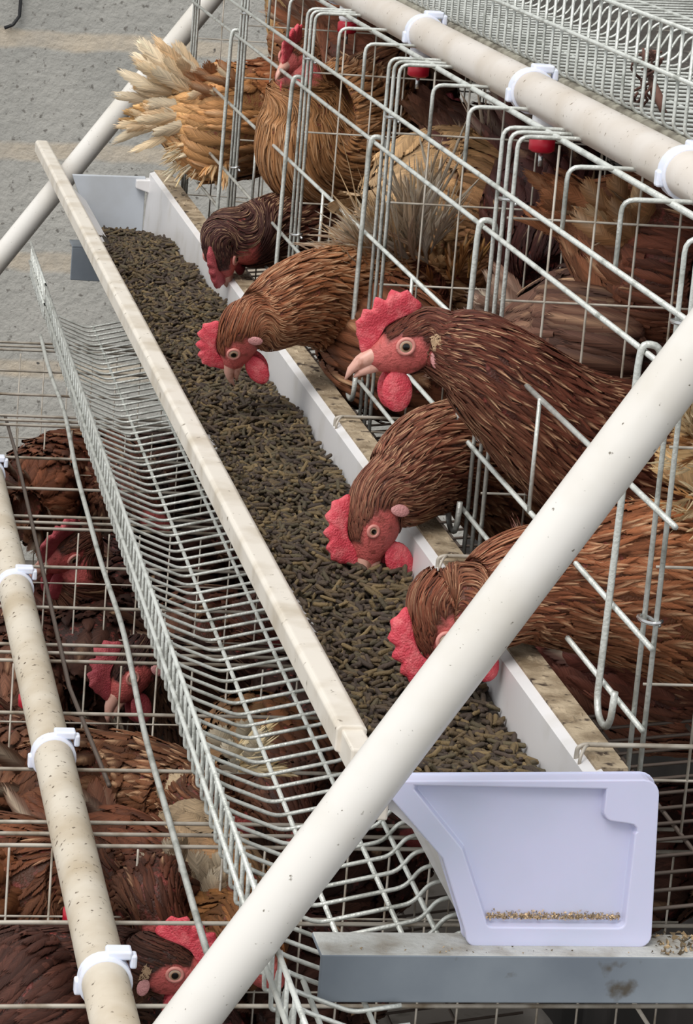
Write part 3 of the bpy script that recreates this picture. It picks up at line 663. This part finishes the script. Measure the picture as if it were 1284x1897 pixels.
        nr2 = np.tile(s*e, (n, TN, 1)); sd2 = np.tile(u, (n, TN, 1)); feathers(g, rg, cl_, nr2, sd2, np.full(n, .006), np.full(n, .0018), np.tile(np.array(lin(206, 172, 138)), (n, 1))*rg.uniform(.7, 1.1, n)[:, None], np.zeros(n), 'hackle'); g.build('ear_tuft', M['feather'], root)
    return root

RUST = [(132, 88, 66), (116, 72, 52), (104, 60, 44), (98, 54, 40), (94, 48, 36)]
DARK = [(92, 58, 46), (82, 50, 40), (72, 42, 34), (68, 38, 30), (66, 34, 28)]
CREAM = [(220, 190, 140), (206, 166, 110), (190, 140, 84), (150, 96, 54), (120, 66, 38)]
GOLD = [(176, 122, 86), (172, 114, 76), (158, 98, 64), (134, 78, 52), (106, 56, 42)]
# in the trough
hen('hen with head held high over the trough, bright red comb, open eye, brown neck', [(1420, 930, .46, .055, .062), (1260, 890, .42, .052, .056), (1130, 850, .385, .043, .047), (1020, 785, .365, .034, .038), (930, 705, .355, .026, .0315), (868, 655, .355, .0205, .026), (815, 634, .36, .016, .0195)],
    (757, 640, .36), (-.93, -.12, -.36), (-.3, 0, .95), [(130, 86, 64), (118, 72, 54), (108, 62, 46), (100, 54, 40), (92, 46, 34)], .42, 1.25, 1, headscale=1.06, fs=.95, comb=.92, tuft=True)
hen('hen pecking at the pellets at mid trough, red comb pointing left, below the upright hen', [(1080, 930, .62, .055, .06), (980, 890, .58, .05, .052), (900, 855, .54, .038, .040), (835, 845, .50, .030, .034), (780, 865, .465, .025, .032), (735, 905, .445, .018, .0255)],
    (693, 968, .435), (-.14, -.2, -.97), (-.97, -.1, .1), [(140, 94, 66), (136, 86, 60), (130, 80, 54), (124, 72, 52), (112, 66, 52)], .85, 1.15, 2, headscale=1.08, comb=.75, eye=.7)
hen('hen pecking behind the large slanting tube, flat pink comb against the pellets', [(1420, 1130, .30, .055, .055), (1270, 1100, .27, .05, .05), (1140, 1080, .235, .040, .044), (1040, 1082, .215, .032, .034), (955, 1090, .20, .027, .029), (890, 1120, .19, .021, .024)],
    (822, 1160, .185), (.2, -.1, -.97), (-.95, -.1, -.2), GOLD, .6, 1.1, 3, headscale=1.08, comb=.7)
hen('hen with comb buried in the feed and pale-streaked orange neck, above the upright head', [(780, 610, 1.0, .055, .055), (715, 585, .95, .05, .05), (655, 565, .91, .038, .044), (595, 552, .87, .03, .036), (535, 565, .84, .025, .03), (482, 595, .825, .019, .023)],
    (442, 630, .82), (-.1, .35, -.93), (-.9, 0, .1), [(196, 156, 116), (184, 138, 96), (158, 106, 66), (140, 84, 52), (118, 62, 42)], .9, 1.1, 4, comb=.8)
hen('dark-headed hen bending into the far part of the trough, red streak down its crown', [(690, 420, 1.45, .055, .055), (620, 415, 1.40, .05, .05), (560, 420, 1.36, .036, .037), (505, 428, 1.33, .03, .031), (450, 436, 1.30, .026, .028)],
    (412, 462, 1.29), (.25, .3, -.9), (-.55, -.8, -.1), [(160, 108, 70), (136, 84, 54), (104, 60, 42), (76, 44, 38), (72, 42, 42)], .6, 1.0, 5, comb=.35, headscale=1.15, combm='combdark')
# middle cage
hen('hen with golden breast standing inside the far cages, red face turned to camera', [(740, 150, 1.42, .035, .04), (690, 210, 1.40, .055, .062), (630, 255, 1.37, .058, .068), (575, 255, 1.35, .046, .058), (560, 195, 1.34, .034, .04), (556, 150, 1.335, .024, .028)],
    (548, 112, 1.33), (-.55, -.78, -.25), (-.1, -.2, 1), [(108, 68, 48), (120, 76, 52), (164, 112, 70), (176, 124, 78), (110, 50, 40)], .5, 1.0, 6)
hen('hen rump with cream and orange feathers poking out toward the block wall', [(345, 215, 1.76, .03, .045), (385, 225, 1.76, .045, .060), (440, 225, 1.78, .05, .058), (520, 205, 1.8, .05, .055), (590, 190, 1.82, .03, .035), (625, 170, 1.82, .022, .024)],
    (650, 150, 1.82), (.9, 0, -.1), (0, 0, 1), [(226, 184, 128), (206, 150, 96), (150, 90, 56), (120, 66, 42), (110, 52, 34)], .25, 1.0, 7, fs=1.25,
    tail=[dict(base=(345, 185, 1.75), tip=(212, 150, 1.73), n=60, spread=.6, wid=.035, w=.016, col=[(240, 222, 192), (232, 208, 172), (222, 190, 150)]),
          dict(base=(345, 250, 1.75), tip=(258, 262, 1.73), n=34, spread=.7, wid=.03, w=.013, fray=.6, strands=6, col=[(246, 230, 200), (236, 206, 160)]),
          dict(base=(420, 160, 1.74), tip=(340, 110, 1.72), n=18, spread=.4, wid=.02, w=.014, col=[(230, 206, 170), (170, 116, 76)]),
          dict(base=(385, 290, 1.74), tip=(345, 345, 1.73), n=26, spread=.8, wid=.03, w=.014, fray=.5, strands=6, col=[(226, 168, 108), (236, 196, 146)])])
hen('buff-coloured hen crouching mid cage with ragged pale tail toward the trough', [(730, 395, .98, .03, .04), (775, 390, 1.0, .055, .062), (840, 400, 1.0, .06, .07), (905, 420, .98, .05, .06), (950, 470, .95, .03, .035)],
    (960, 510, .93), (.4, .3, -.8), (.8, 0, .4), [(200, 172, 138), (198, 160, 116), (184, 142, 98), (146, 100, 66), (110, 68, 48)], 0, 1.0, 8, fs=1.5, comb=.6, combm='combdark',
    tail=[dict(base=(740, 450, .93), tip=(668, 345, .87), n=40, spread=.65, wid=.03, w=.014, fray=1., strands=9, col=[(240, 226, 206), (226, 206, 182), (246, 236, 222)]),
          dict(base=(700, 490, .92), tip=(590, 420, .85), n=18, spread=.5, wid=.025, w=.008, fray=1., strands=9, col=[(240, 224, 202), (222, 190, 150)]),
          dict(base=(800, 520, .9), tip=(770, 470, .88), n=20, spread=1.0, wid=.04, w=.012, fray=.7, strands=6, col=[(190, 140, 84), (160, 106, 60)])])
hen('brown hen whose streaky grey-brown tail slants up beside the second drinker cup', [(850, 260, 1.15, .035, .04), (900, 320, 1.15, .055, .055), (960, 360, 1.13, .055, .06), (1020, 380, 1.1, .04, .045)],
    (1060, 400, 1.08), (.8, 0, -.5), (.3, 0, 1), DARK, .1, .8, 9, fs=1.3, comb=.6, combm='combdark',
    tail=dict(base=(905, 330, 1.02), tip=(825, 175, 1.0), n=22, spread=.22, wid=.02, w=.012, fray=.5, strands=6, col=[(176, 152, 132), (140, 112, 94), (206, 186, 166)]))
hen('chestnut hen behind the upper wires with tan fan tail by the third drinker cup', [(1140, 430, .62, .035, .045), (1190, 455, .62, .052, .055), (1270, 480, .6, .055, .06), (1350, 500, .58, .045, .05)],
    (1400, 470, .56), (.9, 0, -.2), (0, 0, 1), [(160, 106, 72), (134, 82, 56), (112, 62, 44), (96, 52, 38), (86, 44, 32)], .1, .9, 10, fs=1.5,
    tail=[dict(base=(1165, 425, .58), tip=(1105, 345, .56), n=14, spread=.5, wid=.02, w=.017, col=[(196, 158, 116), (170, 124, 84)]),
          dict(base=(1170, 400, .6), tip=(1075, 395, .57), n=16, spread=.3, wid=.018, w=.012, fray=.5, strands=5, col=[(206, 186, 160), (150, 120, 92)])])
hen('dark brown hen lying just behind the upright hen, wing feathers toward camera', [(985, 655, .66, .035, .04), (1040, 650, .65, .052, .052), (1120, 645, .63, .056, .058), (1210, 650, .62, .052, .055), (1290, 650, .6, .035, .035)],
    (1350, 600, .6), (.9, 0, -.1), (0, 0, 1), [(118, 88, 74), (108, 76, 62), (92, 60, 48), (78, 48, 38), (70, 40, 32)], .15, 1.0, 11, fs=1.5, wing=(.3, .7))
hen('maroon-brown hen in the shade behind the chestnut tail', [(1000, 350, .95, .05, .05), (1040, 420, .92, .058, .06), (1070, 510, .88, .055, .058), (1060, 570, .85, .035, .04)],
    (1040, 600, .84), (-.3, -.2, -.9), (-.9, 0, .2), [(96, 56, 50), (86, 48, 44), (76, 42, 38), (70, 36, 32), (70, 36, 32)], .1, .8, 12, fs=1.4, comb=.6, combm='combdark')
hen('hen under the wires with pale fluffy rump at the picture edge, beside the near posts', [(1400, 910, .27, .03, .04), (1440, 930, .27, .04, .05), (1500, 960, .28, .045, .05), (1560, 940, .3, .04, .045)],
    (1620, 900, .3), (.9, 0, 0), (0, 0, 1), [(212, 182, 136), (206, 166, 112), (180, 130, 80), (140, 90, 50), (120, 60, 40)], 0, 1.0, 13, fs=1.3,
    tail=[dict(base=(1300, 890, .24), tip=(1236, 880, .22), n=26, spread=1.1, wid=.035, w=.010, fray=.9, strands=9, col=[(236, 214, 174), (220, 192, 148)]),
          dict(base=(1300, 1010, .24), tip=(1246, 1050, .22), n=22, spread=.9, wid=.03, w=.010, fray=.9, strands=9, col=[(230, 206, 166), (206, 150, 96)]),
          dict(base=(1310, 800, .25), tip=(1262, 770, .24), n=14, spread=.7, wid=.02, w=.010, fray=.8, strands=7, col=[(226, 200, 160), (180, 130, 84)])])
hen('dark maroon hen crouching low on the cage floor behind the near door wires', [(1090, 1215, .33, .03, .035), (1140, 1225, .33, .045, .042), (1220, 1240, .33, .052, .05), (1310, 1250, .33, .045, .045)],
    (1380, 1230, .33), (.9, 0, 0), (0, 0, 1), [(112, 62, 56), (110, 60, 50), (104, 60, 44), (96, 54, 40), (90, 46, 34)], .1, 1.0, 14, fs=1.3)
hen('hen at the top edge with pale yellow back, behind the far arched wires', [(545, 10, 1.75, .03, .035), (575, 40, 1.75, .05, .05), (600, 90, 1.72, .05, .055), (620, 150, 1.7, .035, .04)],
    (640, 185, 1.68), (.3, -.5, -.7), (.8, 0, .4), [(222, 190, 140), (206, 166, 110), (140, 92, 56), (110, 66, 42), (100, 50, 36)], .1, .9, 15, tail=[], fs=1.3, comb=.6, combm='combdark')
hen('brown hen standing between the first and second drinker cups', [(640, 60, 1.62, .03, .04), (680, 100, 1.6, .05, .055), (735, 150, 1.58, .055, .06), (780, 200, 1.55, .04, .045)],
    (810, 215, 1.53), (.8, -.2, -.4), (.4, 0, .9), [(140, 84, 56), (124, 70, 46), (104, 58, 40), (90, 48, 34), (84, 42, 30)], .3, .9, 16, fs=1.2, comb=.6, combm='combdark')
hen('shaded brown hen behind the buff hen in the middle cage', [(860, 560, 1.1, .05, .05), (900, 520, 1.1, .058, .06), (960, 490, 1.1, .055, .055), (1010, 470, 1.1, .03, .035)],
    (1040, 450, 1.1), (.8, 0, .1), (0, 0, 1), [(150, 98, 60), (130, 80, 50), (104, 60, 42), (88, 48, 36), (84, 42, 30)], .1, .8, 17, fs=1.4, comb=.6, combm='combdark')
hen('brown-bodied hen low behind the speckled neck, at the floor of the far cage', [(780, 700, .85, .045, .045), (740, 660, .86, .05, .05), (700, 620, .9, .045, .05), (760, 560, .95, .035, .04)],
    (800, 520, .97), (.8, 0, .3), (0, 0, 1), [(104, 60, 42), (110, 66, 44), (120, 72, 46), (100, 56, 40), (90, 48, 34)], .1, .8, 18, fs=1.3, comb=.6, combm='combdark')
# lower cage
def under(p, h, drop):        # stand the point just under the roof wires of the lower cage
    q = at(p[0], p[1], Z=.782-h-drop); return float(q[1])
def lowhen(lb, pts, head, fwd, up, col, st, sd, **k):
    k.setdefault('combm', 'combdark'); dr = k.pop('drop', .01); raw = k.pop('raw', False)
    if not raw: pts = [(p[0], p[1], under(p, p[4], dr), p[3], p[4]) for p in pts]
    if not raw: head = (head[0], head[1], under(head, .022, dr if k.get('comb', 1) is None else .004))
    col = [tuple(c*.82 for c in q) for q in col]  # shade of the lower tier multiplied into the plumage colours
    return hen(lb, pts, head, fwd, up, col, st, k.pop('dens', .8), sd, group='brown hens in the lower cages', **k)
lowhen('lower-cage hen by the pipe with one eye looking up and pink comb', [(0, 1900, .36, .05, .05), (80, 1860, .34, .05, .052), (160, 1815, .32, .035, .035), (225, 1792, .305, .022, .024), (268, 1785, .30, .0155, .0175)],
       (308, 1792, .30), (.93, -.15, -.25), (.25, -.1, .95), [(104, 62, 50), (98, 58, 46), (92, 54, 42), (86, 50, 38), (96, 56, 40)], 0, 21, headscale=1.05, combm='comb', tuft=True)
lowhen('lower-cage hen with orange-brown back at the left edge, behind the lowest pipe stretch', [(-130, 1700, .45, .05, .05), (-40, 1660, .45, .052, .052), (70, 1650, .45, .05, .045), (160, 1640, .45, .03, .03)],
       (215, 1665, .45), (.7, -.2, -.6), (.5, 0, .7), [(150, 92, 60), (150, 94, 58), (140, 84, 54), (120, 70, 46), (104, 60, 40)], .1, 22, fs=1.5, comb=None)
lowhen('lower-cage hen with brown back feathers right of the pipe, beside the grey-cream rump', [(170, 1600, .5, .04, .04), (220, 1630, .5, .045, .045), (280, 1680, .48, .04, .042)],
       (300, 1720, .47), (.3, -.2, -.8), (.5, 0, .7), [(136, 80, 54), (130, 74, 48), (110, 62, 42), (104, 56, 40)], .1, 23, fs=1.5, comb=None)
lowhen('lower-cage hen with grey-cream rump near the tray lip', [(345, 1570, .52, .028, .035), (350, 1630, .50, .042, .045), (395, 1690, .49, .045, .045), (440, 1740, .48, .03, .03)],
       (480, 1770, .48), (.5, -.2, -.8), (.5, 0, .7), [(196, 172, 140), (190, 162, 128), (170, 116, 66), (140, 84, 46)], 0, 24, fs=1.7, comb=None,
       tail=dict(base=(350, 1660, .45), tip=(345, 1560, .44), n=24, spread=.5, wid=.03, w=.018, col=[(190, 172, 146), (170, 148, 120), (206, 190, 166)]))
lowhen('lower-cage hen lying crosswise with pale-streaked brown back', [(60, 1500, .62, .04, .04), (150, 1480, .62, .05, .046), (250, 1485, .62, .05, .046), (350, 1500, .62, .035, .036)],
       (410, 1520, .62), (.9, 0, -.3), (0, 0, 1), [(120, 74, 50), (132, 82, 54), (140, 88, 56), (120, 70, 46)], .5, 25, fs=1.2, comb=None)
lowhen('lower-cage hen standing with dark brown neck, third cell from the near end', [(270, 1330, 1.42, .045, .045), (215, 1270, 1.36, .052, .055), (180, 1190, 1.31, .048, .05), (162, 1125, 1.28, .032, .036), (146, 1068, 1.265, .02, .022)],
       (124, 1020, 1.255), (-.75, -.5, -.4), (.35, -.1, .9), [(98, 52, 36), (104, 56, 38), (100, 52, 36), (104, 56, 38), (112, 66, 50)], .15, 26, fs=1.1, headscale=1.25, raw=True)
lowhen('lower-cage hen with beak and pink wattles hanging below the crossed wires', [(400, 1350, 1.12, .045, .045), (355, 1300, 1.08, .05, .05), (310, 1255, 1.03, .034, .036), (275, 1232, 1.0, .020, .023)],
       (243, 1246, .985), (-.5, -.35, -.8), (-.75, -.2, .6), DARK, .1, 27, headscale=1.15, raw=True)
lowhen('lower-cage hen with rusty back, far left beyond the pipe clip', [(60, 930, 1.35, .04, .04), (100, 905, 1.35, .052, .052), (170, 895, 1.35, .055, .055), (240, 920, 1.33, .04, .04)],
       (280, 950, 1.3), (.7, 0, -.6), (.5, 0, .8), [(136, 80, 54), (128, 74, 50), (110, 62, 44), (96, 52, 38)], .15, 28, fs=1.2, comb=None)
lowhen('lower-cage hen under the egg tray showing a ragged cream tail', [(450, 1420, .55, .03, .035), (470, 1400, .58, .045, .048), (500, 1440, .62, .05, .052), (540, 1500, .62, .04, .045)],
       (560, 1560, .6), (.4, -.3, -.8), (.8, 0, .4), [(190, 150, 104), (150, 96, 60), (104, 60, 42), (90, 50, 36)], 0, 29, fs=1.4, comb=None,
       tail=[dict(base=(440, 1400, .50), tip=(425, 1345, .49), n=14, spread=.6, wid=.02, w=.018, col=[(206, 196, 176), (190, 178, 156)]), dict(base=(460, 1405, .50), tip=(535, 1375, .49), n=18, spread=.5, wid=.02, w=.012, fray=.6, strands=6, col=[(226, 206, 166), (206, 180, 134)])])
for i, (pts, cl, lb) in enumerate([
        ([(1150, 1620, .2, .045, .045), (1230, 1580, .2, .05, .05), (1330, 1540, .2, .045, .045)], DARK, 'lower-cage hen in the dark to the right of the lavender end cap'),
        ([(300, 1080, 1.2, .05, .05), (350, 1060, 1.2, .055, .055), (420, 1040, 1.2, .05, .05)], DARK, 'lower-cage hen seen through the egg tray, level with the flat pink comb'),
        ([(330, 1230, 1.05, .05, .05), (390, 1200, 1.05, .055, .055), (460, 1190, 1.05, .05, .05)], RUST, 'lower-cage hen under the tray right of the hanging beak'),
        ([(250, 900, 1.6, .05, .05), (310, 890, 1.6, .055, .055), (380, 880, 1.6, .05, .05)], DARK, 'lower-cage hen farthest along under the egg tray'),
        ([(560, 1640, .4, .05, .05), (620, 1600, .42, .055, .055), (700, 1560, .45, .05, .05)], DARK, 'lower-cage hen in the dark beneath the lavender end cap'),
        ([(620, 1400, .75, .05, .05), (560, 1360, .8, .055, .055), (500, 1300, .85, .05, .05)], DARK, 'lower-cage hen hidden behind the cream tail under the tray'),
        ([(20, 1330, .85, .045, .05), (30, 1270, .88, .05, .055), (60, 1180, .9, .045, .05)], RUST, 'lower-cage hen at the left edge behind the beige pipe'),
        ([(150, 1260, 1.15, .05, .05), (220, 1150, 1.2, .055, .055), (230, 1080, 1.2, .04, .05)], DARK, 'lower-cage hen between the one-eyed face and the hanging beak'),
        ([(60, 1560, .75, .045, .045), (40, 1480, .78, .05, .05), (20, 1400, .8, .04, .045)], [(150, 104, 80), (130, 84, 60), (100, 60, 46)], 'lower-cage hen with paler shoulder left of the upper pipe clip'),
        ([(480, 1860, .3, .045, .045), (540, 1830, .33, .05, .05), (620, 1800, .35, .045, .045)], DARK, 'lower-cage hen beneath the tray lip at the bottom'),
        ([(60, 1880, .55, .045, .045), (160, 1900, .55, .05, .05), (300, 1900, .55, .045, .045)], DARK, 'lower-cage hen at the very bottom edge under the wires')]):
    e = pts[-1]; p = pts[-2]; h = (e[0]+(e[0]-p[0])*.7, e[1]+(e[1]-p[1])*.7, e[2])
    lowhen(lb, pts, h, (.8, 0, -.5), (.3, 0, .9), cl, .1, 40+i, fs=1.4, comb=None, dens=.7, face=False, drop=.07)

# dried stem caught in the upper tray
g = G(); b0 = at(1170, 150, X=UX+.01)
for k_ in range(5):
    r0 = np.random.default_rng(k_); a = np.linspace(0, 2.6+k_*.5, 14)
    tube(g, [b0+np.array([.004+.01*r0.uniform(-.2, 1), (.016+.004*k_)*math.cos(t+k_)*.8, (.016+.002*k_)*math.sin(t+k_*.6)]) for t in a], .0009, 5)
for k_ in range(3):
    tube(g, [b0+np.array([.005, .0, .02-k_*.002]), b0+np.array([.012, -.012-.004*k_, -.006]), b0+np.array([.02, -.022, -.02-.004*k_])], [.0007, .0028, .0006], 6)
tag(g.build('dried_stem', M['leaf'], loc=b0), 'dark dried plant stem tangled in the bars of the upper egg tray', 'stem')

# crumbs and droppings on the ledge beside the end cap
g = G(); n0 = np.random.default_rng(5)
for i in range(420):
    x = n0.uniform(.142, .24) if i % 4 else n0.uniform(-.012, .14); y = n0.uniform(-.014, .009); h = n0.uniform(.0004, .0016)*(1.5 if x > .142 else .6)
    if x < .142 and y > -.006: continue
    c = lin(*(np.array([170, 146, 112])*n0.uniform(.35, 1.15))); P = n0.normal(0, 1, (4, 3)); P /= np.linalg.norm(P, axis=1)[:, None]
    g.add(np.array([x, y, .9143+h*.5])+P*h, [(0, 1, 2), (0, 2, 3), (0, 3, 1), (1, 3, 2)], c)
tag(g.build('ledge_crumbs', M['crumb'], smooth=False), 'brown crumbs and dirt scattered on the steel ledge beside the end cap', 'crumbs', kind='stuff')
